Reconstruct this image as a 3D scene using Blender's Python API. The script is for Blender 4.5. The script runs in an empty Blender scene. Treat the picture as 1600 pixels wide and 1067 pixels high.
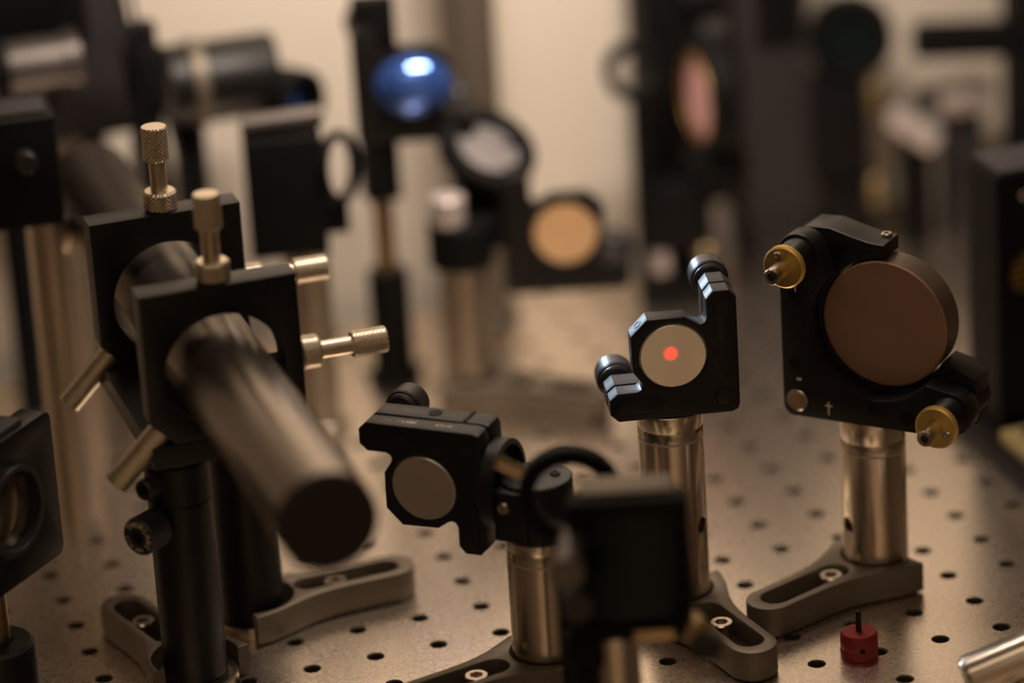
import bpy, bmesh, math, random
from mathutils import Vector, Matrix, Quaternion
random.seed(7)
SC = bpy.context.scene
COL = SC.collection
MM = 0.001

# ------------------------------------------------------------------ camera, world, lamps, exposure
cam_d = bpy.data.cameras.new('camera')
cam = bpy.data.objects.new('camera', cam_d)
COL.objects.link(cam)
RIGHT = Vector((0.9504289, -0.30556466, -0.05757729))
DOWN = Vector((-0.16488121, -0.33826861, -0.9264926))
FWD = Vector((0.26362681, 0.89005875, -0.37188213))
m = Matrix((RIGHT, -DOWN, -FWD)).transposed().to_4x4()
m.translation = Vector((-336.954, -1345.764, 680.383)) * MM
cam.matrix_world = m
cam_d.sensor_width = 36.0
cam_d.lens = 6334.8 * 36.0 / 1600.0
cam_d.clip_start = 0.05
cam_d.clip_end = 20
cam_d.dof.use_dof = True
cam_d.dof.focus_distance = 1.514
cam_d.dof.aperture_fstop = 2.6
SC.camera = cam

SC.view_settings.view_transform = 'Standard'
SC.view_settings.look = 'None'
SC.view_settings.exposure = 0.0
SC.view_settings.gamma = 1.0
SC.view_settings.use_curve_mapping = False

w = bpy.data.worlds.new('world')
SC.world = w
w.use_nodes = True
w.node_tree.nodes['Background'].inputs[0].default_value = (0.9, 0.62, 0.4, 1)
w.node_tree.nodes['Background'].inputs[1].default_value = 0.02


def aim(o, frm, to):
    o.location = Vector(frm) * MM
    d = (Vector(to) - Vector(frm)).normalized()
    o.rotation_mode = 'QUATERNION'
    o.rotation_quaternion = d.to_track_quat('-Z', 'Y')


def area_lamp(name, frm, to, sx, sy, power, color, spread=180):
    l = bpy.data.lights.new(name, 'AREA')
    l.shape = 'RECTANGLE'
    l.size = sx * MM
    l.size_y = sy * MM
    l.energy = power
    l.color = color
    l.spread = math.radians(spread)
    o = bpy.data.objects.new(name, l)
    COL.objects.link(o)
    aim(o, frm, to)
    return o


def spot_lamp(name, frm, to, deg, blend, power, color, radius=5):
    l = bpy.data.lights.new(name, 'SPOT')
    l.spot_size = math.radians(deg)
    l.spot_blend = blend
    l.energy = power
    l.color = color
    l.shadow_soft_size = radius * MM
    o = bpy.data.objects.new(name, l)
    COL.objects.link(o)
    aim(o, frm, to)
    return o


WARM = (1.0, 0.76, 0.54)
area_lamp('ceiling_fill_lamp', (-300, -900, 1750), (0, 0, 0), 1400, 700, 4.6, WARM)
area_lamp('wall_wash_lamp', (150, 105, 480), (165, 355, 140), 220, 40, 1.85, (1.0, 0.84, 0.71), 150)  # unseen lamp, placed and shaped to wash the back wall with light
area_lamp('ceiling_fill_lamp', (-500, -2300, 1750), (-500, -3000, 500), 1400, 500, 10.5, WARM)  # added fill on the front wall, for brighter reflections in mirrors and posts
spot_lamp('cool_lamp', (62, 225, 205), (116, -26, 112), 24, 0.6, 3.6, (0.62, 0.8, 1.0), 14)
spot_lamp('laser_beam', (80, -330, 200), (114.9, -27, 113.5), 1.15, 0.9, 50.0, (1.0, 0.0, 0.004), 0.5)

# ------------------------------------------------------------------ materials


def mat(name, col, rough=0.5, metal=0.0, spec=0.5, var=0.12, nscale=250, bump=0.0, bscale=900,
        stretch=(1, 1, 1), rvar=0.1, coat=0.0, aniso=0.0, sheen=0.0):
    mt = bpy.data.materials.new(name)
    mt.use_nodes = True
    nt = mt.node_tree
    b = nt.nodes['Principled BSDF']
    b.inputs['Metallic'].default_value = metal
    b.inputs['Specular IOR Level'].default_value = spec
    b.inputs['Coat Weight'].default_value = coat
    b.inputs['Anisotropic'].default_value = aniso
    tc = nt.nodes.new('ShaderNodeTexCoord')
    mp = nt.nodes.new('ShaderNodeMapping')
    mp.inputs['Scale'].default_value = stretch
    nt.links.new(tc.outputs['Object'], mp.inputs['Vector'])
    n = nt.nodes.new('ShaderNodeTexNoise')
    n.inputs['Scale'].default_value = nscale
    n.inputs['Detail'].default_value = 4
    nt.links.new(mp.outputs['Vector'], n.inputs['Vector'])
    r = nt.nodes.new('ShaderNodeValToRGB')
    r.color_ramp.elements[0].position = 0.3
    r.color_ramp.elements[1].position = 0.7
    r.color_ramp.elements[0].color = (*[c * (1 - var) for c in col], 1)
    r.color_ramp.elements[1].color = (*[min(1, c * (1 + var)) for c in col], 1)
    nt.links.new(n.outputs['Fac'], r.inputs['Fac'])
    nt.links.new(r.outputs['Color'], b.inputs['Base Color'])
    mr = nt.nodes.new('ShaderNodeMapRange')
    mr.inputs['From Min'].default_value = 0.3
    mr.inputs['From Max'].default_value = 0.7
    mr.inputs['To Min'].default_value = max(0.02, rough * (1 - rvar))
    mr.inputs['To Max'].default_value = min(1, rough * (1 + rvar))
    nt.links.new(n.outputs['Fac'], mr.inputs['Value'])
    nt.links.new(mr.outputs['Result'], b.inputs['Roughness'])
    if bump > 0:
        n2 = nt.nodes.new('ShaderNodeTexNoise')
        n2.inputs['Scale'].default_value = bscale
        n2.inputs['Detail'].default_value = 3
        nt.links.new(mp.outputs['Vector'], n2.inputs['Vector'])
        bp = nt.nodes.new('ShaderNodeBump')
        bp.inputs['Strength'].default_value = bump
        bp.inputs['Distance'].default_value = 0.0003
        nt.links.new(n2.outputs['Fac'], bp.inputs['Height'])
        nt.links.new(bp.outputs['Normal'], b.inputs['Normal'])
    return mt


M = {}
M['black'] = mat('black_anodized', (0.007, 0.006, 0.006), 0.42, 0, 0.4, 0.2, 400, 0.05, 3000)
M['black_soft'] = mat('black_matte', (0.0045, 0.004, 0.004), 0.6, 0, 0.16, 0.2, 300)
M['black_knob'] = mat('black_knurled_metal', (0.02, 0.018, 0.018), 0.4, 0, 0.5, 0.2, 500)
M['tube'] = mat('dark_tube_anodized', (0.25, 0.21, 0.17), 0.26, 0.9, 0.5, 0.015, 40, rvar=0.02)
M['tube_end'] = mat('tube_end_cap', (0.028, 0.023, 0.02), 0.6, 0, 0.3, 0.05, 100)
M['steel'] = mat('turned_stainless_steel', (0.74, 0.65, 0.54), 0.24, 1.0, 0.5, 0.02, 250, 0.0, 700, (1, 1, 12), 0.03)
M['steel_fine'] = mat('bright_steel', (0.66, 0.58, 0.47), 0.25, 1.0, 0.5, 0.06, 500)
M['nickel'] = mat('warm_knurled_steel', (0.72, 0.62, 0.47), 0.38, 1.0, 0.5, 0.08, 600)
M['brass'] = mat('satin_brass', (0.62, 0.47, 0.26), 0.3, 1.0, 0.5, 0.06, 300, 0.06, 900, (1, 1, 1))
M['gold'] = mat('yellow_brass', (0.80, 0.54, 0.17), 0.42, 0.9, 0.5, 0.03, 900)
M['fork'] = mat('bead_blasted_fork', (0.20, 0.165, 0.125), 0.5, 0.55, 0.5, 0.08, 900, 0.08, 3000)
M['table'] = mat('brushed_steel_tabletop', (0.94, 0.82, 0.69), 0.27, 0.97, 0.5, 0.025, 500, 0.014, 2500, (1, 1, 1), 0.12)
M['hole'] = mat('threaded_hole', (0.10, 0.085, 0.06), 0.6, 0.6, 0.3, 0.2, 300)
M['skirt'] = mat('table_side_paint', (0.03, 0.03, 0.032), 0.5)
M['red'] = mat('red_plastic', (0.22, 0.008, 0.008), 0.42, 0, 0.5, 0.1, 200)
M['hexrod'] = mat('black_oxide_steel', (0.02, 0.02, 0.022), 0.35, 0.5, 0.5)
M['white_ink'] = mat('white_engraving', (0.85, 0.72, 0.54), 0.6, 0, 0.3, 0.05)
M['mirror_bevel'] = mat('ground_glass_edge', (0.92, 0.90, 0.86), 0.3, 0.5, 0.8, 0.02)
M['frosted'] = mat('frosted_copper_glass', (0.37, 0.225, 0.145), 0.45, 0.35, 0.5, 0.05, 60)
M['glass_side'] = mat('ground_glass_side', (0.12, 0.085, 0.055), 0.35, 0.1, 0.6, 0.05, 100)
M['orange'] = mat('copper_mirror_coating', (1.0, 0.60, 0.31), 0.4, 0.2, 0.5, 0.06, 60)
M['pink'] = mat('pink_mirror_coating', (1.0, 0.52, 0.54), 0.4, 0.0, 0.5, 0.06, 60)
M['blue_lens'] = mat('blue_coated_lens', (0.11, 0.27, 0.95), 0.12, 0.75, 0.8, 0.05, 60, coat=1.0)
M['silver'] = mat('silver_mirror', (0.42, 0.39, 0.40), 0.4, 0.8, 0.5, 0.05, 60)
M['clear'] = mat('dim_lens_glass', (0.30, 0.24, 0.16), 0.12, 0.8, 0.6, 0.05, 60)
M['dark_glass'] = mat('dark_filter_glass', (0.004, 0.009, 0.010), 0.2, 0.0, 0.2, 0.1, 40)
M['grey'] = mat('grey_enclosure_paint', (0.03, 0.026, 0.028), 0.6, 0, 0.4, 0.1, 40)
M['pale'] = mat('pale_aluminium', (0.62, 0.54, 0.51), 0.45, 0.3, 0.5, 0.06, 100)
M['grey_metal'] = mat('dull_grey_metal', (0.16, 0.14, 0.13), 0.4, 0.7, 0.5, 0.06, 100)
M['yellow_plate'] = mat('yellow_chromated_plate', (0.42, 0.33, 0.15), 0.45, 0.5, 0.5, 0.06, 200)
M['wall'] = mat('cream_wall_paint', (0.78, 0.70, 0.59), 0.85, 0, 0.2, 0.03, 6)
M['dim_wall'] = mat('grey_room_wall', (0.42, 0.36, 0.30), 0.85, 0, 0.2, 0.05, 4)
M['floor'] = mat('grey_vinyl_floor', (0.20, 0.18, 0.16), 0.5, 0, 0.4, 0.12, 8)
M['cable'] = mat('black_cable', (0.015, 0.014, 0.018), 0.5)


def mirror_material():
    mt = bpy.data.materials.new('dielectric_mirror')
    mt.use_nodes = True
    nt = mt.node_tree
    b = nt.nodes['Principled BSDF']
    b.inputs['Base Color'].default_value = (0.95, 0.93, 0.88, 1)
    b.inputs['Metallic'].default_value = 1.0
    b.inputs['Roughness'].default_value = 0.12
    d = nt.nodes.new('ShaderNodeBsdfDiffuse')          # diffuse share shows the laser spot and stands in for missing reflection
    tc = nt.nodes.new('ShaderNodeTexCoord')
    n = nt.nodes.new('ShaderNodeTexNoise')
    n.inputs['Scale'].default_value = 1800
    n.inputs['Detail'].default_value = 3
    nt.links.new(tc.outputs['Object'], n.inputs['Vector'])
    r = nt.nodes.new('ShaderNodeValToRGB')
    r.color_ramp.elements[0].position = 0.35
    r.color_ramp.elements[1].position = 0.75
    r.color_ramp.elements[0].color = (0.62, 0.58, 0.54, 1)
    r.color_ramp.elements[1].color = (0.8, 0.76, 0.7, 1)
    nt.links.new(n.outputs['Fac'], r.inputs['Fac'])
    nt.links.new(r.outputs['Color'], d.inputs['Color'])
    mx = nt.nodes.new('ShaderNodeMixShader')
    mx.inputs[0].default_value = 0.14
    nt.links.new(b.outputs[0], mx.inputs[1])
    nt.links.new(d.outputs[0], mx.inputs[2])
    nt.links.new(mx.outputs[0], nt.nodes['Material Output'].inputs[0])
    return mt


M['mirror'] = mirror_material()

# ------------------------------------------------------------------ mesh helpers (millimetres)


class MB:
    def __init__(self):
        self.bm = bmesh.new()

    def lathe(self, prof, o=(0, 0, 0), d=(0, 0, 1), seg=32, fn=None, flip=False):
        q = Vector((0, 0, 1)).rotation_difference(Vector(d).normalized())
        o = Vector(o)
        rings = []
        for j, (r, h) in enumerate(prof):
            if r < 1e-6:
                rings.append([self.bm.verts.new(o + q @ Vector((0, 0, h)))])
            else:
                ring = []
                for i in range(seg):
                    a = 2 * math.pi * i / seg
                    rr = fn(i, j, r) if fn else r
                    ring.append(self.bm.verts.new(o + q @ Vector((rr * math.cos(a), rr * math.sin(a), h))))
                rings.append(ring)
        for a, b in zip(rings, rings[1:]):
            for i in range(seg):
                k = (i + 1) % seg
                if len(a) == 1 and len(b) == 1:
                    break
                if len(a) == 1:
                    f = (a[0], b[k], b[i])
                elif len(b) == 1:
                    f = (a[i], a[k], b[0])
                else:
                    f = (a[i], a[k], b[k], b[i])
                try:
                    self.bm.faces.new(f)
                except ValueError:
                    pass
        return self

    def cyl(self, o, d, r, h, ch=0.3, seg=32):
        ch = min(ch, r * 0.4, h * 0.4)
        return self.lathe([(0, 0), (r - ch, 0), (r, ch), (r, h - ch), (r - ch, h), (0, h)], o, d, seg)

    def ring(self, o, d, ro, ri, h, ch=0.3, seg=40):
        return self.lathe([(ri, ch), (ri + ch, 0), (ro - ch, 0), (ro, ch), (ro, h - ch), (ro - ch, h),
                           (ri + ch, h), (ri, h - ch), (ri, ch)], o, d, seg)

    def knurl(self, o, d, r, h, n=40, mm_=10, depth=0.28, ch=0.6):
        prof = [(0, 0), (r - ch, 0)] + [(r, ch + (h - 2 * ch) * k / mm_) for k in range(mm_ + 1)] + [(r - ch, h), (0, h)]

        def fn(i, j, rr):
            if 2 <= j <= mm_ + 2:
                return rr - depth * max(abs((i + j) % 4 - 2), abs((i - j) % 4 - 2)) / 2
            return rr
        return self.lathe(prof, o, d, n, fn)

    def fluted(self, o, d, r, h, n=60, depth=0.3, ch=0.7):
        prof = [(0, 0), (r - ch, 0), (r, ch), (r, h - ch), (r - ch, h), (0, h)]

        def fn(i, j, rr):
            return rr - (depth if i % 2 and 2 <= j <= 3 else 0)
        return self.lathe(prof, o, d, n, fn)

    def box(self, c, s, bev=0.4, rot=None):
        t = bmesh.new()
        bmesh.ops.create_cube(t, size=1.0)
        for v in t.verts:
            v.co = Vector((v.co.x * s[0], v.co.y * s[1], v.co.z * s[2]))
        if bev > 0:
            bmesh.ops.bevel(t, geom=list(t.edges), offset=min(bev, min(s) * 0.3), segments=2, affect='EDGES', profile=0.6)
        self._merge(t, Vector(c), rot)
        return self

    def plate(self, outline, holes, y0, y1, bev=0.5, m4=None):
        """outline in (x, z), thickness along y from y0 to y1"""
        cu = bpy.data.curves.new('tmp', 'CURVE')
        cu.dimensions = '2D'
        cu.fill_mode = 'BOTH'
        cu.extrude = max(0.01, abs(y1 - y0) / 2 - bev)
        cu.bevel_depth = bev
        cu.bevel_resolution = 1
        cu.offset = -bev
        for pts in [outline] + list(holes):
            sp = cu.splines.new('POLY')
            sp.points.add(len(pts) - 1)
            for p, (x, y) in zip(sp.points, pts):
                p.co = (x, y, 0, 1)
            sp.use_cyclic_u = True
        ob = bpy.data.objects.new('tmp', cu)
        me = bpy.data.meshes.new_from_object(ob)
        bpy.data.objects.remove(ob)
        bpy.data.curves.remove(cu)
        t = bmesh.new()
        t.from_mesh(me)
        bpy.data.meshes.remove(me)
        bmesh.ops.remove_doubles(t, verts=t.verts, dist=1e-4)
        ym = (y0 + y1) / 2
        for v in t.verts:
            x, y, z = v.co
            v.co = Vector((x, ym - z, y))
        if m4 is not None:
            for v in t.verts:
                v.co = m4 @ v.co
        self._merge(t, Vector((0, 0, 0)), None)
        return self

    def text(self, s, size, m4, align='LEFT', extrude=0.02):
        cu = bpy.data.curves.new('tmp', 'FONT')
        cu.body = s
        cu.size = size
        cu.extrude = extrude
        cu.align_x = align
        cu.align_y = 'CENTER'
        cu.resolution_u = 2
        ob = bpy.data.objects.new('tmp', cu)
        me = bpy.data.meshes.new_from_object(ob)
        bpy.data.objects.remove(ob)
        bpy.data.curves.remove(cu)
        t = bmesh.new()
        t.from_mesh(me)
        bpy.data.meshes.remove(me)
        for v in t.verts:
            v.co = m4 @ v.co
        self._merge(t, Vector((0, 0, 0)), None)
        return self

    def tube(self, pts, r, seg=10):
        pts = [Vector(p) for p in pts]
        rings = []
        for i, p in enumerate(pts):
            t = (pts[min(i + 1, len(pts) - 1)] - pts[max(i - 1, 0)]).normalized()
            q = Vector((0, 0, 1)).rotation_difference(t)
            rings.append([self.bm.verts.new(p + q @ Vector((r * math.cos(2 * math.pi * k / seg), r * math.sin(2 * math.pi * k / seg), 0))) for k in range(seg)])
        for a, b in zip(rings, rings[1:]):
            for k in range(seg):
                self.bm.faces.new((a[k], a[(k + 1) % seg], b[(k + 1) % seg], b[k]))
        self.bm.faces.new(rings[0][::-1])
        self.bm.faces.new(rings[-1])
        return self

    def _merge(self, t, c, rot):
        mp = {}
        for v in t.verts:
            co = v.co.copy()
            if rot is not None:
                co = rot @ co
            mp[v] = self.bm.verts.new(co + c)
        for f in t.faces:
            try:
                self.bm.faces.new([mp[v] for v in f.verts])
            except ValueError:
                pass
        t.free()

    def build(self, name, material, parent=None, label=None, smooth=35, kind=None, m4=None):
        if m4 is not None:
            for v in self.bm.verts:
                v.co = m4 @ v.co
        for v in self.bm.verts:
            v.co *= MM
        bmesh.ops.recalc_face_normals(self.bm, faces=list(self.bm.faces))
        me = bpy.data.meshes.new(name)
        self.bm.to_mesh(me)
        self.bm.free()
        if smooth:
            me.shade_smooth()
            me.set_sharp_from_angle(angle=math.radians(smooth))
        me.materials.append(material)
        o = bpy.data.objects.new(name, me)
        COL.objects.link(o)
        if parent is not None:
            o.parent = parent
        if label:
            o['label'] = label
        if kind:
            o['kind'] = kind
        return o


def thing(name, label, cat, loc=(0, 0, 0), rz=0.0, group=None):
    o = bpy.data.objects.new(name, None)
    COL.objects.link(o)
    o.empty_display_size = 0.01
    o.location = Vector(loc) * MM
    o.rotation_euler = (0, 0, math.radians(rz))
    o['label'] = label
    o['category'] = cat
    if group:
        o['group'] = group
    return o


def arc(cx, cy, r, a0, a1, n=12):
    return [(cx + r * math.cos(math.radians(a0 + (a1 - a0) * k / n)), cy + r * math.sin(math.radians(a0 + (a1 - a0) * k / n))) for k in range(n + 1)]


def circle(r, n=48, cx=0, cy=0):
    return [(cx + r * math.cos(2 * math.pi * k / n), cy + r * math.sin(2 * math.pi * k / n)) for k in range(n)]


def rrect(x0, z0, x1, z1, r, n=5):
    return (arc(x1 - r, z1 - r, r, 0, 90, n) + arc(x0 + r, z1 - r, r, 90, 180, n)
            + arc(x0 + r, z0 + r, r, 180, 270, n) + arc(x1 - r, z0 + r, r, 270, 360, n))


ROTX = Matrix.Rotation(math.radians(90), 4, 'X')    # text plane (x, y) -> (x, z), facing -y


def socket_screw(name, parent, o, d, r=5.0, h=6.0, material='steel_fine', washer=0):
    """cap screw: knurled head with a hexagon recess"""
    s = MB()
    hexr = r * 0.58
    prof = [(0, h * 0.45), (hexr, h * 0.45), (hexr, h), (r - 0.5, h), (r, h - 0.5), (r, 0), (0, 0)]

    def fn(i, j, rr):
        if 1 <= j <= 2:
            a = (i % 4) / 4 * math.pi / 3
            return rr * math.cos(math.pi / 6) / math.cos(a - math.pi / 6)
        if j == 5 or j == 4:
            return rr - (0.15 if i % 2 else 0)
        return rr
    s.lathe(prof, o, d, 24, fn)
    if washer:
        dv = Vector(d).normalized()
        s.cyl(Vector(o) - dv * 1.4, d, washer, 1.3, 0.2, 28)
    return s.build(name, M[material], parent)


# ------------------------------------------------------------------ room
def slab(name, c, s, material):
    o = MB().box(c, s, 0).build(name, material, smooth=0)
    o['kind'] = 'structure'
    return o


slab('wall_back', (0, 380, 500), (5000, 50, 2600), M['wall'])
slab('wall_left', (-2025, -1400, 500), (50, 3600, 2600), M['dim_wall'])
slab('wall_right', (2225, -1400, 500), (50, 3600, 2600), M['dim_wall'])
slab('wall_front', (0, -3225, 500), (5000, 50, 2600), M['wall'])
slab('floor', (0, -1400, -825), (5000, 3700, 50), M['floor'])
slab('ceiling', (0, -1400, 1825), (5000, 3700, 50), M['dim_wall'])

# ------------------------------------------------------------------ optical table
table = thing('optical_table', 'brushed steel optical table top drilled with rows of threaded holes', 'table', (0, 0, 0))
TX0, TX1, TY0, TY1 = -912.5, 1112.5, -887.5, 337.5


def build_tabletop():
    verts, faces, mats = [], [], []
    N = 16
    nx = int((TX1 - TX0) / 25)
    ny = int((TY1 - TY0) / 25)
    ca = [(math.cos(2 * math.pi * k / N), math.sin(2 * math.pi * k / N)) for k in range(N)]
    sq = []
    for c, s in ca:
        f = 12.5 / max(abs(c), abs(s))
        sq.append((c * f, s * f))
    levels = [(3.5, 0.0), (3.0, -0.5), (3.0, -9.0)]
    for i in range(nx):
        for j in range(ny):
            cx = TX0 + 12.5 + 25 * i
            cy = TY0 + 12.5 + 25 * j
            b = len(verts)
            for x, y in sq:
                verts.append(((cx + x) * MM, (cy + y) * MM, 0))
            for r, z in levels:
                for c, s in ca:
                    verts.append(((cx + r * c) * MM, (cy + r * s) * MM, z * MM))
            for L in range(3):
                for k in range(N):
                    k2 = (k + 1) % N
                    faces.append((b + L * N + k, b + L * N + k2, b + (L + 1) * N + k2, b + (L + 1) * N + k))
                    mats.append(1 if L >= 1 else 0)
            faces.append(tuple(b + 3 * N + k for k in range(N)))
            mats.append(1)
    me = bpy.data.meshes.new('tabletop')
    me.from_pydata(verts, [], faces)
    me.materials.append(M['table'])
    me.materials.append(M['hole'])
    me.polygons.foreach_set('material_index', mats)
    me.update()
    o = bpy.data.objects.new('tabletop', me)
    COL.objects.link(o)
    o.parent = table
    return o


build_tabletop()
sk = MB()
for (c, s) in (((100, TY0 + 2, -50.5), (2025, 4, 99)), ((100, TY1 - 2, -50.5), (2025, 4, 99)),
               ((TX0 + 2, -275, -50.5), (4, 1217, 99)), ((TX1 - 2, -275, -50.5), (4, 1217, 99)),
               ((100, -275, -98), (2017, 1217, 4))):
    sk.box(c, s, 0)
sk.build('skirt', M['skirt'], table, smooth=0)
for lx in (-700, 900):
    for ly in (-700, 150):
        MB().box((lx, ly, -450), (110, 110, 699), 4).build('leg', M['skirt'], table)


# ------------------------------------------------------------------ generic optics hardware
def pillar_post(loc, h, label, name='pillar_post', r=12.5, groove=None, hole=None, top_line=True, flange=True, material='steel', group=None):
    """stainless pillar: pedestal flange, shaft, spacer above a joint line"""
    t = thing(name, label, 'post', (loc[0], loc[1], 0), 0, group)
    if flange:
        MB().lathe([(0, 0), (r + 3, 0), (r + 3.4, .4), (r + 3.4, 4.2), (r + 2.8, 4.8), (r, 4.8), (0, 4.8)], (0, 0, 0.02), seg=56).build('flange', M[material], t)
    g = groove if groove else h
    zb = 4.85 if flange else 0.02
    sh = MB().lathe([(0, zb), (r, zb), (r, g - .45), (r - .5, g), (0, g)], seg=72).build('shaft', M[material], t, smooth=40)
    if hole:
        zc, ang = hole
        a = math.radians(ang)
        dv = Vector((math.cos(a), math.sin(a), 0))
        cut = MB()
        cut.lathe([(0, 0), (3.0, 0), (3.0, 6.4), (3.9, 7.6), (3.9, 9), (0, 9)], dv * (r - 7.2) + Vector((0, 0, zc)), dv, 28)
        co = cut.build('cutter', M['hole'])
        co.parent = t
        md = sh.modifiers.new('b', 'BOOLEAN')
        md.operation = 'DIFFERENCE'
        md.object = co
        md.solver = 'EXACT'
        dg = bpy.context.evaluated_depsgraph_get()
        me = bpy.data.meshes.new_from_object(sh.evaluated_get(dg))
        sh.modifiers.clear()
        sh.data = me
        bpy.data.objects.remove(co)
    if groove:
        MB().lathe([(r - .4, g - .25), (r + .06, g - .2), (r + .06, g + .25), (r - .4, g + .3)], (0, 0, 0.02), seg=72).build('joint_glint', M['pale'], t, 'pale ring standing in for the glint at the joint')  # pale ring added to imitate the glint of the joint chamfers
        MB().lathe([(0, g), (r - .5, g), (r, g + .45), (r, g + 4.2), (r - .12, g + 4.35), (r - .12, g + 4.55), (r, g + 4.7),
                    (r, h - .4), (r - .4, h), (0, h)], (0, 0, 0.02), seg=72).build('spacer', M[material], t, smooth=40)
    return t


def clamping_fork(loc, ang, label, screw_u, cut_r=13.6, z0=0.6, th=12.0, group=None, screw_r=4.6):
    t = thing('clamping_fork', label, 'clamp', (loc[0], loc[1], z0), ang, group)
    half = [(-5, 20.5), (0, 19.6), (6, 17.8), (12, 15.2), (18, 12.6), (24, 10.9), (30, 9.9), (37, 9.4), (57.0, 9.2)]
    tip = arc(57.0, 0, 9.2, 80, -80, 14)
    a0 = math.degrees(math.acos(-5 / cut_r))
    inner = arc(0, 0, cut_r, -a0, a0, 24)
    out = half + tip + [(x, -y) for x, y in reversed(half)] + inner
    slot = arc(54.3, 0, 5.6, 90, -90, 10) + arc(22.5, 0, 5.6, 270, 90, 10)
    b = MB().plate(out, [slot], -th / 2, th / 2, 0.7)
    R = Matrix.Translation((0, 0, th / 2)) @ Matrix.Rotation(math.radians(-90), 4, 'X') @ Matrix.Scale(-1, 4, (0, 0, 1))
    b.build('body', M['fork'], t, smooth=30, m4=R)
    # narrow ledge inside the slot that carries the screw
    lo = arc(54.3, 0, 5.7, 90, -90, 10) + arc(22.5, 0, 5.7, 270, 90, 10)
    li = arc(54.3, 0, 3.3, 90, -90, 10) + arc(22.5, 0, 3.3, 270, 90, 10)
    MB().plate(lo, [li], -1.5, 1.5, 0.1).build('ledge', M['fork'], t, smooth=30, m4=Matrix.Translation((0, 0, 1.7)) @ R @ Matrix.Translation((0, 0, 0)) if False else Matrix.Translation((0, 0, 1.7 - th / 2)) @ R)
    s = socket_screw('screw', t, (screw_u, 0, 4.6), (0, 0, 1), screw_r, 6.2, 'steel_fine', washer=5.3)
    return t


KM_OUT = [(13, 21.5), (13, 14), (12.2, 12.4), (10.6, 11.9), (9.2, 12.4), (5, 15.3), (-9.3, 15.5), (-15.6, 9.3), (-15.4, -5),
          (-12.5, -9.2), (-12.0, -10.6), (-12.5, -12.2), (-14, -13), (-21.5, -13), (-24.5, -15.5), (-24.5, -21.5), (-21.5, -24.4),
          (21.2, -24.4), (23.6, -23.4), (24.4, -21.2), (24.4, 21.5), (21.5, 24.6), (15.6, 24.6)]
KM_BACK = [(13, 21.5), (13, -4), (9, -10), (-4, -13), (-21.5, -13), (-24.5, -15.5), (-24.5, -21.5), (-21.5, -24.4),
           (21.2, -24.4), (23.6, -23.4), (24.4, -21.2), (24.4, 21.5), (21.5, 24.6), (15.6, 24.6)]


def kinematic_mount(loc, rz, roll, label, optic='mirror', optic_name='mirror', scale=1.0, knob='black_knob', rim=True, parent=None, detail=True):
    """two-plate kinematic mirror mount; local origin at the optic centre, viewer on -y"""
    t = parent if parent else thing('mirror_mount', label, 'mirror mount', loc, rz)
    R = Matrix.Rotation(math.radians(-roll), 4, 'Y') @ Matrix.Scale(scale, 4)
    MB().plate(KM_OUT, [circle(12.95, 64)], 0, 8.2, 0.45).build('front_plate', M['black'], t, m4=R)
    back = MB().plate(KM_BACK, [], 9.6, 19.6, 0.45)
    back.build('back_plate', M['black'], t, m4=R)
    if detail:
        # raised pads over the springs, pivot boss
        MB().plate([(x, z) for x, z in ([(15.2, 20.0), (16.4, 21.6), (20.4, 21.6), (21.7, 20.0), (21.2, 8), (19.8, 4.2), (17.6, 4.0), (16.2, 7)])], [], -0.7, 0.2, 0.3).build('spring_pad', M['black'], t, m4=R)
        MB().plate(rrect(-22.6, -21.2, -4.5, -15.6, 2.6), [], -0.7, 0.2, 0.3).build('spring_pad', M['black'], t, m4=R)
        MB().plate(circle(3.4, 24, 18.6, -17.6), [], -0.5, 0.2, 0.25).build('pivot_boss', M['black'], t, m4=R)
        # set screw in the bevelled corner of the ring
        dv = Vector((-1, 0, 1)).normalized()
        o = Vector((-12.45, 4.1, 12.4))
        s = MB().ring(o - dv * 0.5, dv, 1.9, 1.2, 0.7, 0.1, 24)
        s.lathe([(0, 0.1), (1.25, 0.1), (1.25, 0.3), (0, 0.3)], o - dv * 0.3, dv, 20)
        s.build('set_screw', M['hexrod'], t, m4=R)
    # optic
    mir = MB().lathe([(0, 0.0), (12.15, 0.0), (12.15, 5.5), (0, 5.5)], (0, 0.35, 0), (0, 1, 0), 72).build(optic_name, M[optic], t, m4=R)
    if rim:
        MB().lathe([(12.15, 0.0), (12.75, 0.55), (12.75, 5.5), (12.16, 5.5)], (0, 0.35, 0), (0, 1, 0), 72).build('glass_edge', M['mirror_bevel'], mir, 'bright ground edge of the mirror', m4=R)
    # adjusters behind the arms
    for (x, z) in ((18.7, 18.8), (-18.7, -18.7)):
        k = MB()
        k.lathe([(0, 0), (4.2, 0), (4.2, 2.0), (3.1, 2.3), (3.1, 5.4), (5.6, 5.6), (6.4, 6.4), (6.4, 7.6), (7.1, 8.0), (7.1, 8.4)], (x, 19.6, z), (0, 1, 0), 40)
        k.fluted((x, 27.6, z), (0, 1, 0), 7.3, 9.4, 90, 0.14, 0.9)
        k.build('adjuster_knob', M[knob], t, m4=R)
        b = MB().lathe([(3.2, 0), (3.2, 3.6)], (x, 21.8, z), (0, 1, 0), 24).build('adjuster_bushing', M['brass'], t, m4=R)
    return t


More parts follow.
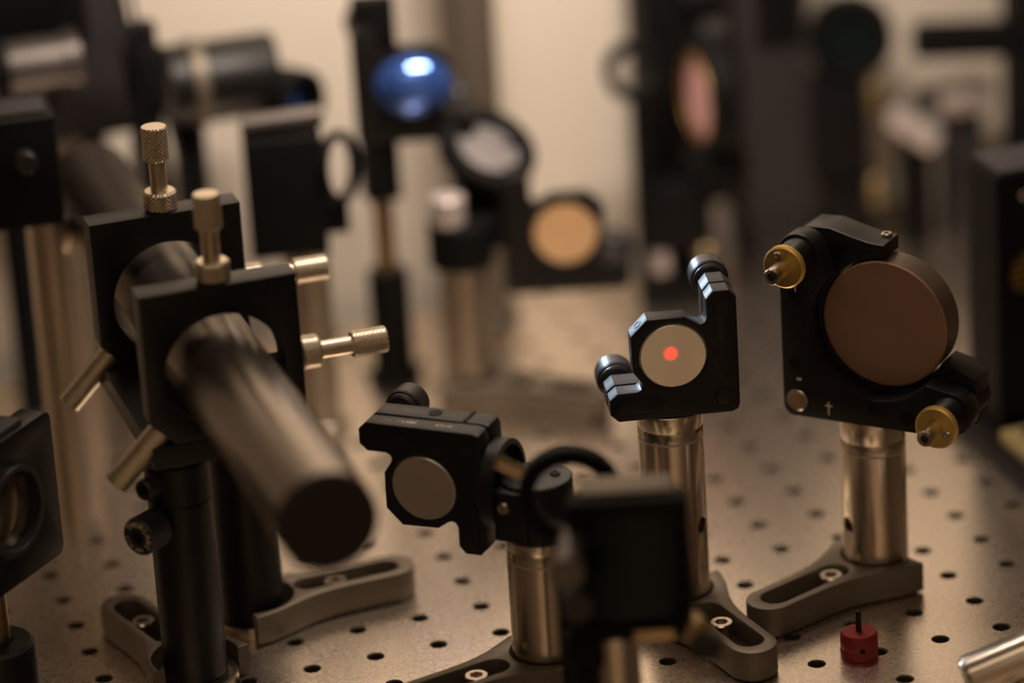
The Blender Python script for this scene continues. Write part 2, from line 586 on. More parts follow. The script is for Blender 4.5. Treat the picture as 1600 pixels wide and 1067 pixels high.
def thumb_adjuster(parent, o, d):
    """knurled thumb head, plain shank, knurled lock nut; o on the frame edge"""
    d = Vector(d).normalized()
    o = Vector(o)
    s = MB()
    s.knurl(o + d * 0.1, d, 6.5, 7.6, 96, 14, 0.42, 0.9)
    s.build('lock_nut', M['nickel'], parent, smooth=15)
    s = MB().lathe([(0, 0), (3.3, 0), (3.3, 13.6), (3.1, 13.7), (3.1, 14.6), (0, 14.6)], o + d * 7.6, d, 36)
    s.build('shank', M['nickel'], parent)
    s = MB().knurl(o + d * 20.0, d, 5.1, 13.2, 80, 30, 0.38, 0.5)
    s.build('thumb_head', M['nickel'], parent, smooth=15)


# ------------------------------------------------------------------ laser in its two ring mounts
rail = thing('mounting_rail', 'flat black rail carrying the two square laser frames', 'rail', (-49.7, 34, 95))
MB().box((0, 7, 4.4), (59, 98, 8.8), 0.6).build('bar', M['black'], rail)
for yy in (-10, 22):
    socket_screw('screw', rail, (24.0, yy + 14, 8.8), (0, 0, 1), 2.4, 2.0, 'hexrod')


def laser_frame(y, label):
    t = thing('tube_mount', label, 'laser mount', (-49.7, y, 104), 0)
    H = 58.6
    c = H / 2
    out = [(-c + 9.0, 0.0), (c, 0.0), (c, H), (-c, H), (-c, 9.0)]
    MB().plate(out, [circle(22.6, 72, 0, 24.6 + 0.0)], -6.2, 6.2, 0.5).build('frame', M['black'], t)
    thumb_adjuster(t, (0, 0, H), (0, 0, 1))
    thumb_adjuster(t, (c, 0, 24.6), (1, 0, 0))
    d = Vector((-0.72, 0, -0.70)).normalized()
    o = Vector((-c + 4.6, -1.0, 4.6))
    MB().lathe([(0, 0), (4.3, 0), (4.6, .3), (4.6, 25.5), (4.2, 26), (0, 26)], o, d, 40).build('plunger', M['nickel'], t)
    # screw tips reaching the tube
    MB().cyl((0, 0, H - 11.5), (0, 0, 1), 2.2, 11, 0.3, 20).build('screw_tip', M['black'], t)
    MB().cyl((c - 11.5, 0, 24.6), (1, 0, 0), 2.2, 11, 0.3, 20).build('screw_tip', M['black'], t)
    return t


laser_frame(-1.8, 'square black laser frame nearest the tube end, knurled screws at top and side')
laser_frame(81.0, 'square black laser frame farther along the tube, its top thumbscrew in sharp focus')

laser = thing('laser_tube', 'long dark cylindrical laser pointing out through two square black frames', 'laser', (-50.5, -152, 128.6))
MB().lathe([(16.9, 2.0), (17.6, 2.6), (17.6, 372), (16.6, 374), (0, 374)], (0, 0, 0), (0, 1, 0), 96).build('housing', M['tube'], laser)
MB().lathe([(0, 0), (16.6, 0), (17.5, 0.8), (17.5, 2.4), (0, 2.4)], (0, 0, 0), (0, 1, 0), 96).build('end_cap', M['tube_end'], laser, 'flat matte black end cap')

# posts under the rail
hp = thing('post_holder', 'black post holder with lettered thumbscrew under the laser rail', 'post holder', (-68.4, 4.9, 0))
MB().lathe([(0, 0), (15.6, 0), (16, .4), (16, 5.4), (15.5, 6), (12.2, 6), (0, 6)], (0, 0, .02), seg=64).build('flange', M['steel'], hp, 'polished steel foot ring')
MB().lathe([(0, 6.1), (11.6, 6.1), (12.0, 6.8), (12.0, 77.4), (11.4, 78), (0, 78)], seg=72).build('body', M['black'], hp)
MB().lathe([(11.3, 78.1), (12.3, 78.4), (12.3, 93.2), (11.4, 93.7), (0, 93.7)], seg=72).build('collar', M['black'], hp)
MB().lathe([(0, 93.75), (11.2, 93.75), (11.2, 94.9), (0, 94.9)], seg=64).build('inner_post', M['black'], hp)
dth = Vector((-0.8, -0.6, 0))
MB().lathe([(0, 9), (3, 9), (3, 13.5), (0, 13.5)], (0, 0, 71), dth, 20).build('thread', M['steel_fine'], hp)
kn = MB().fluted(Vector((0, 0, 71)) + dth * 13.2, dth, 7.4, 11.6, 72, 0.28, 0.8).build('thumbscrew', M['black_knob'], hp, smooth=20)
# lettering round the thumbscrew face
face_o = Vector((0, 0, 71)) + dth * 24.85
zx = Vector((0, 0, 1))
fx = zx.cross(dth).normalized()     # to the right when looking at the face
F = Matrix((fx, zx, dth)).transposed().to_4x4()
F.translation = face_o
lt = MB()


def ring_text(txt, r, a0, a1, size, inward):
    n = len(txt)
    for k, ch in enumerate(txt):
        a = math.radians(a0 + (a1 - a0) * k / max(1, n - 1))
        p = Matrix.Translation((r * math.cos(a), r * math.sin(a), 0))
        rot = Matrix.Rotation(a - math.pi / 2 + (math.pi if inward else 0), 4, 'Z')
        lt.text(ch, size, F @ p @ rot, 'CENTER', 0.02)


ring_text('THORLABS', 5.0, 140, -35, 3.0, False)
ring_text('3/16 HEX', 5.1, 190, 285, 1.9, True)
lt.build('lettering', M['white_ink'], kn, 'pale engraved ring of lettering', smooth=0)
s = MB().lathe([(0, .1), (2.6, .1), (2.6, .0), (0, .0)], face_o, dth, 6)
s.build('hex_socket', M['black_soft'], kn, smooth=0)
cs = socket_screw('clamp_screw', hp, Vector((0, 0, 87.6)) + dth * 11.5, dth, 4.1, 8.2, 'black_knob')

bp = thing('black_post', 'plain black post behind the lettered post holder under the laser rail', 'post', (-35.4, 46.7, 0))
MB().lathe([(0, 0), (15.2, 0), (15.6, .4), (15.6, 4.4), (15.0, 5), (12, 5), (0, 5)], (0, 0, .02), seg=64).build('flange', M['steel'], bp, 'polished steel foot ring')
MB().lathe([(0, 5.1), (12.3, 5.1), (12.3, 94.8), (0, 94.8)], seg=72).build('shaft', M['black'], bp)
clamping_fork((-68.4, 4.9), 105, 'grey slotted clamp at the foot of the lettered black post holder', 41.5, cut_r=16.4)
clamping_fork((-35.4, 46.7), 4, 'grey slotted clamp below the laser end, reaching right from the black post', 34.0, cut_r=16.2)

# ------------------------------------------------------------------ centre mirror mount with the red laser spot
cen = kinematic_mount((115.8, -26.5, 112.1), -11.5, 0, 'black mirror mount with a red laser spot on its round mirror')
pillar_post((117.1, -15.5), 87.55, 'tall steel post with side hole under the red spot mirror mount', groove=76.5, hole=(41, -50))
clamping_fork((117.1, -15.5), -81, 'grey slotted clamp at the foot of the post with the red spot mirror', 33.5)

# ------------------------------------------------------------------ turned mount in front of it, with lettering
mid = thing('mirror_mount', 'black mirror mount with pale lettering on top, turned sideways on its post', 'mirror mount', (16.2, -26.6, 77.3), -40)
kinematic_mount(None, 0, 90, None, parent=mid)
tx = MB()
TOP = Matrix.Translation((0, 0, 24.46))
tx.text('THOR', 3.1, TOP @ Matrix.Translation((-17.4, 4.0, 0)), 'LEFT', 0.02)
tx.text('THOR', 3.1, TOP @ Matrix.Translation((-17.32, 4.03, 0)), 'LEFT', 0.02)
tx.text('LABS', 2.7, TOP @ Matrix.Translation((-8.5, 4.0, 0)), 'LEFT', 0.02)
tx.text('KM100', 2.3, TOP @ Matrix.Translation((5.0, 4.0, 0)), 'LEFT', 0.02)
tx.build('lettering', M['white_ink'], mid, 'pale engraved lettering', smooth=0)
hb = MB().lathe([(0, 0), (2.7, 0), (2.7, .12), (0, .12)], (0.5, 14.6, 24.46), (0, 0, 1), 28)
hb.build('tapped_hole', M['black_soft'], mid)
MB().box((14.2, 14.6, 24.5), (1.5, 9.2, 0.5), 0.1).build('seam', M['black_soft'], mid)
# round adapter disc and bracket on the far side
MB().lathe([(13.0, 0), (16.6, 0), (17, .4), (17, 5.6), (16.6, 6), (14.8, 6), (14.8, 2.5), (0, 2.5), (0, 0), (13.0, 0)], (24.6, 9.5, 1.5), (1, 0, 0), 72).build('adapter_disc', M['black'], mid)
MB().box((36.0, 5.0, -5.5), (13, 20, 20), 1.5).build('bracket', M['black'], mid)
socket_screw('bracket_screw', mid, (34.0, -5.0, -1.5), (0, -1, 0), 2.4, 1.3, 'steel_fine')
MB().lathe([(0, -17.0), (13.2, -17.0), (13.6, -16.5), (13.6, 5.2), (13.0, 5.8), (0, 5.8)], (41, 10, 0), seg=64).build('post_cap', M['black'], mid)
socket_screw('cap_screw', mid, (47.5, 13, 5.8), (0, 0, 1), 2.0, 0.9, 'hexrod')
pillar_post((54.0, -45.3), 60.1, 'steel post under the lettered mirror mount turned sideways', groove=51.0)
clamping_fork((54.0, -45.3), -166, 'grey slotted clamp at the bottom edge, foot of the lettered mirror mount', 30.5)

# ------------------------------------------------------------------ large two inch mount
big = thing('mirror_mount', 'large black mount with two brass knobs holding a brown frosted glass disc', 'mirror mount', (200.4, -26.35, 109.9), -46)
L_out = ([(-38.5, 26.0)] + arc(-30.2, 27.6, 8.6, 180, 20, 10) + arc(0, 0, 27.2, 132, 318, 40)
         + arc(30.0, -28.6, 8.6, 70, -90, 10) + [(24, -38.4), (-33.5, -38.4)] + arc(-33.5, -33.4, 5, 270, 180, 6))
MB().plate(L_out, [], -10, -0.6, 0.7).build('back_plate', M['black'], big)
F_out = ([(-37.5, 31.0), (-31, 35.5), (-22, 35.8), (-14, 33.6), (-6, 31.8), (0, 31.4), (0, 25.9), (-2, 25.9)]
         + arc(0, 0, 26.0, 95, 330, 40) + [(30, -15), (36, -18), (36, -36), (32, -37.5), (-33, -37.5), (-37.5, -33)])
MB().plate(F_out, [], 0.8, 15.5, 0.8).build('front_plate', M['black'], big)
opt = MB().lathe([(0, 0), (24.6, 0), (25.2, .5), (25.2, 0.5)], (0, 0.2, 0), (0, 1, 0), 96).build('glass_disc', M['frosted'], big, 'brown frosted face of the glass disc')
MB().lathe([(25.2, .5), (25.2, 12), (0, 12)], (0, 0.2, 0), (0, 1, 0), 96).build('glass_side', M['glass_side'], opt)
for (x, z, ph) in ((-30.2, 27.6, 110), (30.0, -28.6, -20)):
    MB().lathe([(0, -2.6), (6.6, -2.6), (7.0, -2.0), (7.0, 32), (0, 32)], (x, -18, z), (0, 1, 0), 48).build('barrel', M['black'], big)
    k = MB().lathe([(0, -5.8), (7.6, -5.8), (8.3, -5.2), (8.3, -4.6), (7.8, -4.3), (8.3, -4.0), (8.3, -3.2), (7.8, -2.9), (0, -2.9)], (x, -18, z), (0, 1, 0), 64).build('brass_knob', M['gold'], big, 'yellow brass adjuster knob')
    s = MB().lathe([(0, 3.2), (1.6, 3.2), (1.6, 10.4), (2.9, 10.6), (3.2, 10.2), (3.2, 0), (0, 0)], (x, -23.7, z), (0, -1, 0), 24)
    s.build('hex_shaft', M['steel_fine'], k, smooth=25)
    a = math.radians(ph)
    socket_screw('set_screw', k, (x + 5.2 * math.cos(a), -23.75, z + 5.2 * math.sin(a)), (0, -1, 0), 1.7, 1.3, 'steel_fine')
MB().lathe([(0, 0), (4.0, 0), (4.3, .3), (4.3, 3), (0, 3)], (-32.4, -11.0, -31.4), (0, 1, 0), 36).build('pivot_pin', M['steel_fine'], big)
socket_screw('clamp_screw', big, (-3.0, 11.0, 31.2), (0, 0, 1), 2.2, 1.6, 'steel_fine')
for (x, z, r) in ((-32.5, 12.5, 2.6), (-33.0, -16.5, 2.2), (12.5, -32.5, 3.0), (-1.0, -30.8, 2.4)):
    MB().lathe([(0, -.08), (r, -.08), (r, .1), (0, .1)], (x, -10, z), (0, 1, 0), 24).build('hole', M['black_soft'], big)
cr = MB()
for (x, z) in ((-31.8, 15.6), (-19.5, -33.2), (18.6, -34.2)):
    cr.box((x, -10.05, z), (0.55, .1, 5.4), 0)
    cr.box((x, -10.05, z + 1.0), (3.0, .1, 0.55), 0)
cr.box((-31.5, -10.05, -22.8), (2.0, .1, 0.9), 0)
cr.build('engraved_marks', M['white_ink'], big, 'small pale cross marks', smooth=0)
pillar_post((197.8, -17.9), 71.3, 'steel post under the large mount with brass knobs', groove=57.5, hole=(27, 190))
clamping_fork((197.8, -17.9), -157, 'grey slotted clamp under the large mount with brass knobs', 24.5)

# ------------------------------------------------------------------ red hex driver
rd = thing('hex_driver', 'small red thumb driver with a black hex bit standing upright on the table', 'driver', (167.1, -75.2, 0))
MB().lathe([(0, 0), (6.6, 0), (7.1, .5), (7.15, 3.6), (6.9, 4.0), (7.1, 4.4), (7.0, 9.2), (6.3, 10.2), (0, 10.2)], (0, 0, .02), seg=56).build('grip', M['red'], rd)
MB().lathe([(0, 10), (1.15, 10), (1.15, 18.2), (0.95, 18.5), (0, 18.5)], seg=6).build('hex_bit', M['hexrod'], rd, smooth=20)
dv = Vector((-0.2, -0.98, 0)).normalized()
MB().ring(dv * 6.6 + Vector((0, 0, 5.0)), dv, 1.5, 1.0, 0.7, .1, 20).build('side_hole_rim', M['red'], rd)
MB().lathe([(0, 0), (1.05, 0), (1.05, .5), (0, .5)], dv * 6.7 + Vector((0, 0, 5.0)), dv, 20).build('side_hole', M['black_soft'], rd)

# ------------------------------------------------------------------ loose post lying at the lower right
lp = thing('loose_post', 'loose steel post leaning up from the table at the bottom right corner', 'post', (187.8, -126.5, 0), 0)
ax = Vector((0.94, -0.149, 0.31)).normalized()
MB().lathe([(0, 0), (7.8, 0), (8.1, 1.4), (8.9, 1.6), (9.0, 2.0), (9.0, 94), (8.5, 94.6), (0, 94.6)], (0, 0, 8.62), ax, 64).build('shaft', M['steel'], lp)
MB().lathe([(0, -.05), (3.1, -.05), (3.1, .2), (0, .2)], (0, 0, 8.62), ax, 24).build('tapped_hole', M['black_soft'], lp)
rest = thing('rest_block', 'small black block propping up the loose post', 'block', (187.8 + 72, -126.5 - 11.4, 0), -9)
MB().box((0, 0, 11.3), (16, 22, 22.5), 1).build('block', M['black_soft'], rest)

# ------------------------------------------------------------------ blurred mount close to the camera, iris behind it
fg = thing('filter_mount', 'out of focus black square mount with dark glass, close to the camera', 'filter mount', (55, -148, 90), -18)
MB().plate(rrect(-21, -26, 21, 26, 4), [rrect(-17, -21, 17, 22, 5)], -4, 9, 0.8).build('frame', M['black_soft'], fg)
MB().plate(rrect(-17.2, -21.2, 17.2, 22.2, 4), [], -1.5, 3, 0.3).build('glass', M['dark_glass'], fg)
MB().box((0, 9, 26.6), (32, 14, 1.6), 0.5).build('top_bar', M['fork'], fg, 'tan top bar standing in for the lit top face')  # tan colour paints the light falling on top of the black frame
MB().lathe([(0, 0), (5.0, 0), (5.0, 14), (6.0, 14.2), (6.0, 22), (0, 22)], (-19.5, -2, 12), (-0.1, -1, -0.1), 40).build('adjuster_barrel', M['grey_metal'], fg, 'greyish metal adjuster barrel')
MB().fluted((-18.5, -12, -4), (0, -1, 0), 5.6, 10, 48, 0.3).build('adjuster_knob', M['black_knob'], fg)
MB().cyl((20, -4, -20), (0.3, -1, 0), 4.2, 8, .4, 32).build('brass_bushing', M['brass'], fg)
MB().fluted((23, -6, -26), (0.3, -1, 0), 5.0, 9, 48, 0.3).build('adjuster_knob', M['black_knob'], fg)
MB().box((7, -4.8, -23.6), (14, 2, 3.6), 0.4).build('name_plate', M['brass'], fg)
MB().cyl((-16, 3, -36), (0, 0, 1), 8.5, 10, .6, 32).build('clamp_block', M['black_soft'], fg)
pillar_post((50.0, -141.5), 63.9, 'pale steel post under the out of focus square mount', r=9.0, flange=True)
MB().lathe([(0, -89.9), (6.5, -89.9), (6.5, -25), (0, -25)], (-16, 3, 0), seg=32).build('black_stem', M['black_soft'], fg)

iris = thing('iris_diaphragm', 'black ring iris with a small brass lever rising behind the square mount', 'iris', (46, -112, 104), -20)
MB().ring((0, -3, 0), (0, 1, 0), 18.2, 12.4, 7, .6, 72).build('ring', M['black_soft'], iris)
MB().lathe([(0, 0), (1.6, 0), (1.9, .4), (1.9, 10), (0, 10.4)], (-15.8, 0, 9.0), (-0.86, -0.1, 0.5), 20).build('lever', M['brass'], iris, 'brass lever')
MB().lathe([(0, -103.9), (6.3, -103.9), (6.3, -17.8), (0, -17.8)], (0, 0, 0), (0, 0, 1), 40).build('stem', M['black_soft'], iris)

# ------------------------------------------------------------------ lens mount at the left edge
lm = thing('lens_mount', 'square black mount with a glass lens at the left edge of the table', 'lens mount', (-132.8, 12.3, 82.0), 45)
MB().plate(rrect(-29, -29, 29, 29, 4), [circle(15.6, 56)], -5, 6, 0.7).build('plate', M['black'], lm)
MB().ring((0, -7, 0), (0, 1, 0), 17.6, 14.8, 6, .4, 64).build('retaining_ring', M['black_knob'], lm)
MB().lathe([(0, -1.6), (5, -1.4), (10, -.6), (14.6, .8), (14.6, 3), (0, 3)], (0, -3, 0), (0, 1, 0), 64).build('lens', M['clear'], lm)
MB().box((-4, 1, 30.0), (34, 9, 3), .6).build('top_bar', M['grey'], lm)
MB().fluted((-24, -7, 20), (0, -1, 0), 4.6, 8, 48, .3).build('adjuster_knob', M['black_knob'], lm)
MB().box((0, 10.5, -16), (16, 8, 26), .8).build('rear_clamp', M['black'], lm)
MB().lathe([(0, -72), (6.35, -72), (6.35, -29.2), (0, -29.2)], (0, 11, 0), (0, 0, 1), 40).build('stem', M['brass'], lm)
ph = thing('post_holder', 'short black post holder under the lens mount at the left edge', 'post holder', (-140.6, 20.1, 0))
MB().lathe([(0, 0), (15.4, 0), (15, .6), (15, 25), (13.6, 26.4), (7.2, 26.4), (6.6, 25.6), (6.6, 9), (0, 9)], (0, 0, .02), seg=56).build('body', M['black'], ph)

# ------------------------------------------------------------------ tower at the right edge
tw = thing('detector_tower', 'tall black box with a brass coil window at the right edge', 'detector', (324.5, 72, 0), 0)
MB().plate(rrect(-34, 9.6, 40, 122.5, 0.8), [circle(11, 48, -17, 78)], 0, 30, 0.5).build('housing', M['black_soft'], tw)
MB().box((2, 15, 123.2), (68, 27, 1.4), .3).build('lid', M['grey'], tw, 'brown grey lid')
MB().lathe([(0, 0), (10.9, 0), (10.9, 1)], (-17, 5, 78), (0, 1, 0), 48).build('window', M['gold'], tw, 'brass coloured window')
for k in range(5):
    MB().box((-17, 3.5, 70 + k * 3.6), (19, .8, 0.9), .1, Matrix.Rotation(math.radians(-8), 3, 'Y')).build('wire', M['black_soft'], tw)
socket_screw('screw', tw, (-22, 0, 113), (0, -1, 0), 2.0, 1, 'steel_fine')
MB().box((1.0, -8.5, 4.75), (85, 96, 9.5), 1).build('base', M['black_soft'], tw)
cl = thing('base_clamp', 'yellowish metal plate with a cap screw in front of the black tower', 'clamp', (310, 26, 9.55), 0)
MB().box((0, 0, 3), (46, 76, 6), .8).build('plate', M['yellow_plate'], cl)
socket_screw('screw', cl, (-16, 23, 6), (0, 0, 1), 4.2, 4.2, 'steel_fine')

# ------------------------------------------------------------------ background, left part
pillar_post((-76, 180), 132, 'thick blurred steel post at far left behind the laser', r=9.5, name='tall_post', flange=False)
hb = thing('clamp_block', 'blurred black block on top of the thick post at far left', 'clamp', (-92, 184, 132.2), -5)
MB().box((0, 0, 23), (44, 36, 45.6), 2).build('block', M['black_soft'], hb)
MB().cyl((8, -19, 30), (0, -1, 0), 4.5, 7, .5, 28).build('knob', M['black_knob'], hb)
MB().box((4, -2, 46.4), (30, 20, 1.2), .3).build('cover', M['grey'], hb)
pillar_post((-60, 228), 107, 'slimmer blurred steel post behind the thick post at far left', r=7, name='tall_post', flange=False)

sw = thing('beam_expander', 'blurred dark horizontal tube with a pale sheen at upper left corner', 'lens tube', (-62, 300, 157), 0)
MB().lathe([(0, 0), (11, 0), (11.6, .6), (11.6, 60), (13, 60.4), (13, 66), (9, 66.5), (0, 66.5)], (-40, 0, 0), (1, 0, 0), 56).build('tube', M['grey_metal'], sw)
MB().ring((-12, 0, 0), (1, 0, 0), 14.5, 11.7, 7, .5).build('clamp_ring', M['black_soft'], sw)
MB().lathe([(0, -156.9), (6.3, -156.9), (6.3, -11), (0, -11)], (-8, 0, 0), seg=36).build('stem', M['black_soft'], sw)

te = thing('telescope_tube', 'blurred thick black tube with small blue lens on its right end', 'lens tube', (26, 300, 138), -2)
MB().lathe([(0, 0), (17, 0), (18, 1), (18, 47), (17.4, 48), (0, 48)], (-24, 0, 0), (1, 0, 0), 64).build('tube', M['black'], te)
MB().ring((-14, 0, 0), (1, 0, 0), 19.6, 18.1, 6, .5, 56).build('clamp_ring', M['fork'], te)
ce = MB().ring((26, -6, -11), (0.55, -0.83, 0), 14.5, 9.5, 12, .6, 56).build('lens_cell', M['black_soft'], te)
MB().lathe([(0, 4), (5, 3.6), (9.4, 2.2), (9.4, 0), (0, 0)], (27.5, -8, -11), (0.55, -0.83, 0), 48).build('lens', M['blue_lens'], te, 'blue coated lens')
MB().lathe([(0, -137.9), (7, -137.9), (7, -18.1), (0, -18.1)], (-16, 0, 0), seg=36).build('stem', M['black_soft'], te)

pp = thing('black_post', 'tall thin black post standing behind the far laser frame', 'post', (-9.5, 288, 0))
MB().lathe([(0, 0), (12, 0), (12, 4), (6.5, 5), (6.5, 172), (0, 172)], (0, 0, .02), seg=40).build('shaft', M['black_soft'], pp)
MB().box((0, -2, 150), (15, 17, 24), 1).build('clamp', M['black_soft'], pp)
cbg = 'thin cables rising past the black post'
for k, (dx, dy) in enumerate(((-9, -9), (-5, -12), (4, -13))):
    c = MB().tube([(-9.5 + dx + 2.5 * math.sin(z * .05 + k) - (z - 130) * 0.06 * k, 288 + dy, z) for z in range(0, 260, 10)], 1.1, 8).build('cable', M['cable'], None)
    c['label'] = ('thin dark cable rising past the black post, leftmost of three', 'thin dark cable by the black post, middle one of three', 'thin dark cable by the black post, rightmost of three')[k]
    c['category'] = 'cable'
    c['group'] = cbg

bm_ = thing('cube_mount', 'blurred black cube mount with a side ring on a steel post', 'cube mount', (35, 225, 111), -12)
MB().box((-2, 0, 0), (33, 32, 52), 1.6).build('cube', M['black_soft'], bm_)
MB().cyl((-18, -4, 30), (1, 0, 0.05), 4.4, 34, .6, 32).build('top_rod', M['grey_metal'], bm_, 'dull metal rod across the top')
MB().ring((19, -3, 8), (0.86, -0.5, 0.1), 15.6, 12.6, 5, .6, 56).build('side_ring', M['black_soft'], bm_)
MB().box((18, 1, -14), (12, 12, 14), 1).build('ring_foot', M['black_soft'], bm_)
pillar_post((39.6, 225), 84.7, 'blurred steel post under the black cube mount', r=9.5)

# blue lens on its mount
bl = kinematic_mount((98.6, 250, 138.8), -14, -90, 'blurred black mount holding a bright blue lens', optic='blue_lens', optic_name='lens_seat', scale=1.05, rim=False, detail=False)
MB().lathe([(0, -6.5), (4, -6.1), (8, -4.9), (12, -2.6), (15.2, 0.4), (16.4, 2.2), (16.4, 3.5), (0, 3.5)], (0, -3.2, 0), (0, 1, 0.0), 64).build('lens', M['blue_lens'], bl, 'bright blue domed lens', m4=Matrix.Translation((0, 0, -0.5)) @ Matrix.Diagonal((1.05, 1, 0.84, 1)))
MB().box((-15, 13, 22), (19, 10, 30), 1.5).build('rear_block', M['black_soft'], bl)
bpst = thing('post_holder', 'blurred black holder and thin post under the blue lens', 'post holder', (84.5, 262, 0))
MB().lathe([(0, 0), (12, 0), (12, 4), (9, 5), (9, 52), (4.5, 52.5), (0, 52.5)], (0, 0, .02), seg=40).build('body', M['black_soft'], bpst)
MB().lathe([(0, 52.6), (4.6, 52.6), (4.6, 86), (0, 86)], seg=32).build('thin_post', M['brass'], bpst, 'thin brass coloured post')
MB().box((0, 0, 99.5), (15, 14, 26.5), 1.2).build('clamp', M['black_soft'], bpst)

pillar_post((144, 318), 205, 'tall blurred brownish post rising out of the frame, top centre', r=12.5, name='tall_post', material='fork')

# post with collar, silver mirror on top, orange mirror at its side
pA = pillar_post((108.2, 225), 64, 'blurred steel post between the blue lens and the orange mirror', r=10)
clamping_fork((108.2, 225), -42, 'blurred clamp at the foot of the post by the orange mirror', 34)
sm = thing('mirror_mount', 'blurred silver mirror tilted upward in a black ring on a collar', 'mirror mount', (108.2, 225, 64.2), 0)
MB().lathe([(0, 0), (13.2, 0), (14, .8), (14, 19), (13, 20), (0, 20)], seg=48).build('collar', M['black_soft'], sm)
MB().cyl((-6, -4, 20), (0, 0, 1), 7.5, 13, 1, 36).build('cap', M['pale'], sm, 'pale metal cap')
MB().box((20, 26, 24), (26, 16, 40), 1.5).build('arm', M['black_soft'], sm)
dm = Vector((0.22, -0.55, 0.8)).normalized()
MB().ring((18, 18, 40), dm, 21.5, 14.2, 8, .6, 64).build('ring', M['black_soft'], sm)
MB().lathe([(0, 0), (14, 0), (14, 4.4), (0, 4.4)], (18, 18, 40), dm, 56).build('mirror', M['silver'], sm)

og = kinematic_mount((151.3, 212, 74.6), -18, -90, 'blurred black mount holding a round orange mirror', optic='orange', optic_name='mirror', scale=1.1, rim=False, detail=False)
MB().box((-31, 7, 2), (12, 10, 16), 1).build('side_arm', M['black_soft'], og)

# ------------------------------------------------------------------ background, right part
ir = thing('iris_diaphragm', 'blurred small black ring standing before the bright wall', 'iris', (215.3, 300, 112.7), -15)
MB().ring((0, -4, 0), (0, 1, 0), 14.0, 9.2, 8, .6, 56).build('ring', M['black_soft'], ir)
MB().lathe([(0, -112.6), (5.5, -112.6), (5.5, -13.6), (0, -13.6)], (3, 0, 0), seg=32).build('stem', M['black_soft'], ir)

pk = thing('mirror_mount', 'blurred black mount with a pink mirror seen nearly edge on', 'mirror mount', (246, 290, 99), -91)
MB().ring((0, -5, 0), (0, 1, 0), 26, 19.6, 12, .8, 64).build('ring', M['black_soft'], pk)
MB().lathe([(0, 0), (19.4, 0), (19.4, 8), (0, 8)], (0, -3, 0), (0, 1, 0), 64).build('mirror', M['pink'], pk, 'pink coated mirror')
MB().lathe([(19.5, 0), (20.2, 0.2), (20.2, -0.6), (19.5, -0.6)], (0, -5.0, 0), (0, 1, 0), 64).build('brass_retainer', M['gold'], pk)
MB().cyl((-20, 4, 22), (0, 1, 0), 7, 12, .6, 36).build('adjuster_knob', M['black_knob'], pk)
MB().box((0, 3, -33), (26, 22, 16), 1).build('foot', M['black_soft'], pk)
pe = thing('pedestal', 'blurred black pedestal with steel and brass stubs below the pink mirror', 'pedestal', (232, 296, 0), -10)
MB().box((0, 0, 43), (28, 22, 29), 1.5).build('block', M['black_soft'], pe)
MB().cyl((-10, -6, 18), (0, 0, 1), 4.2, 10.4, .4, 28).build('stub', M['pale'], pe)
MB().cyl((11, -6, 12), (0, 0, 1), 5, 16.4, .4, 28).build('stub', M['brass'], pe)
MB().box((-9, 0, 9), (18, 16, 18), 1).build('foot', M['black_soft'], pe)
MB().box((11, 0, 6), (14, 16, 12), 1).build('foot', M['black_soft'], pe)

gb = thing('instrument_box', 'blurred dark grey instrument box against the back wall', 'box', (292, 337, 0), 0)
MB().box((0, 0, 140), (34, 28, 240), 2).build('housing', M['grey'], gb)  # upper part, out of view, raised to darken the tabletop reflection
MB().box((0, 0, 10), (26, 24, 19.8), 1).build('foot', M['grey'], gb)
MB().box((2, -14.2, 130), (22, 1.4, 50), .4).build('panel', M['black_soft'], gb)

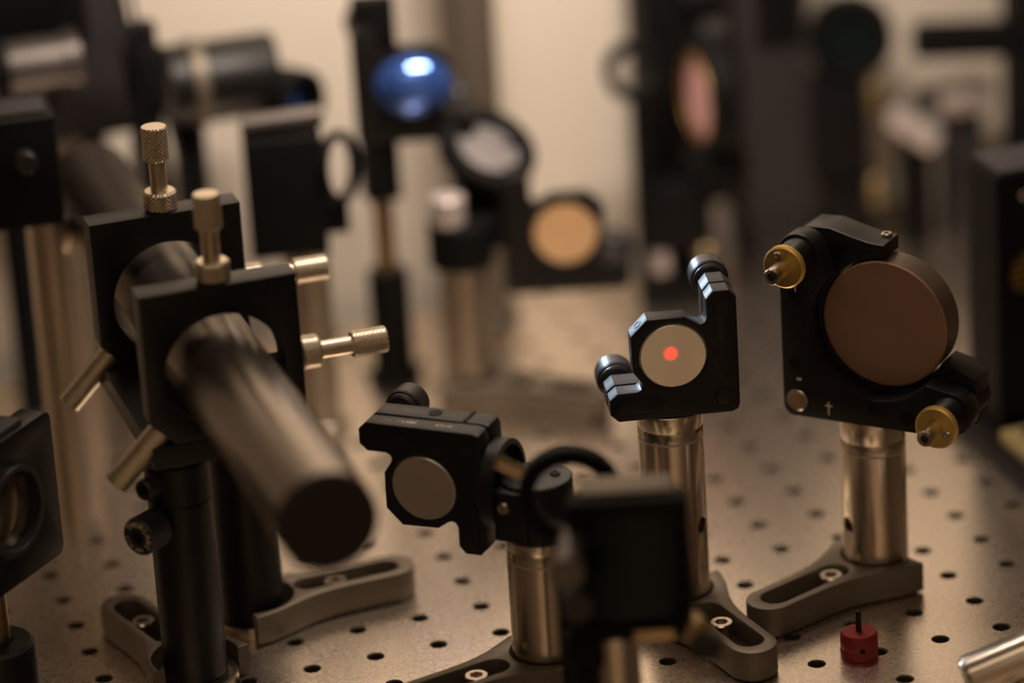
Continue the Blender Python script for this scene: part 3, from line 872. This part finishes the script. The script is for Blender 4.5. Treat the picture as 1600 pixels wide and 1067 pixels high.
rm = thing('lens_mount', 'blurred round topped black mount at upper right', 'lens mount', (330, 325, 0), -20)
MB().ring((0, -5, 104), (0, 1, 0), 20, 14, 10, .8, 56).build('ring', M['black_soft'], rm)
MB().lathe([(0, 0), (13.9, 0), (13.9, 3), (0, 3)], (0, -1, 104), (0, 1, 0), 48).build('lens', M['dark_glass'], rm)
MB().box((-6, 0, 62), (27, 22, 44), 1.2).build('body', M['black_soft'], rm)
MB().cyl((10, -8, 70), (0, 0, 1), 5, 14, .6, 28).build('brass_stub', M['brass'], rm)
MB().cyl((10, -8, 24), (0, 0, 1), 5, 14, .6, 28).build('brass_stub', M['brass'], rm)
MB().box((-4, 2, 20), (25, 18, 39.8), 1.2).build('foot', M['black_soft'], rm)

pr = thing('actuator', 'blurred pale metal actuator rod leaning beside the round topped mount', 'actuator', (356, 316, 0), -10)
MB().cyl((-11, 0, 66), (0.78, -0.1, -0.56), 6.0, 27, 1, 36).build('rod', M['pale'], pr)
MB().box((2, 3, 26), (14, 14, 52), 1.5).build('bracket', M['black_soft'], pr)
ps = thing('motor', 'blurred pale horizontal motor cylinder on a block at upper right', 'motor', (384, 322, 0), 0)
MB().cyl((-13, 0, 68), (1, 0, 0.0), 9.0, 27, 1.4, 40).build('body', M['pale'], ps)
MB().box((2, 6, 29.5), (18, 14, 59), 1.5).build('bracket', M['grey'], ps)
MB().cyl((-22, 0, 68), (1, 0, 0), 5, 9, .6, 30).build('nose', M['black_soft'], ps)
re = thing('instrument_box', 'blurred black instrument box at the upper right edge', 'box', (410, 300, 0), -4)
MB().box((2, 0, 110), (24, 30, 220), 2).build('housing', M['black_soft'], re)
MB().cyl((-10, 6, 98), (-1, 0, 0.1), 9, 44, .8, 40).build('lens_tube', M['black_soft'], re)

dk = thing('instrument_box', 'big dark instrument box on thin legs behind the tubes at upper left', 'box', (-92, 332, 0), 0)
MB().box((0, 0, 175), (164, 34, 120), 2).build('housing', M['grey'], dk)
for fx_ in (-66, 66):
    MB().cyl((fx_, 0, 0.02), (0, 0, 1), 5, 115.2, .5, 24).build('leg', M['black_soft'], dk)
MB().box((10, -17.6, 190), (110, 1.4, 60), .4).build('panel', M['black_soft'], dk)

ph2 = thing('instrument_box', 'blurred black instrument housing behind the pink mirror mount', 'box', (246, 331, 0), 0)
MB().box((0, 0, 100), (38, 22, 130), 2).build('housing', M['black_soft'], ph2)
MB().box((0, 0, 17.5), (22, 18, 35), 1).build('column', M['black_soft'], ph2)
MB().cyl((6, -11, 140), (0, -1, 0), 7, 6, .6, 32).build('port', M['black_knob'], ph2)
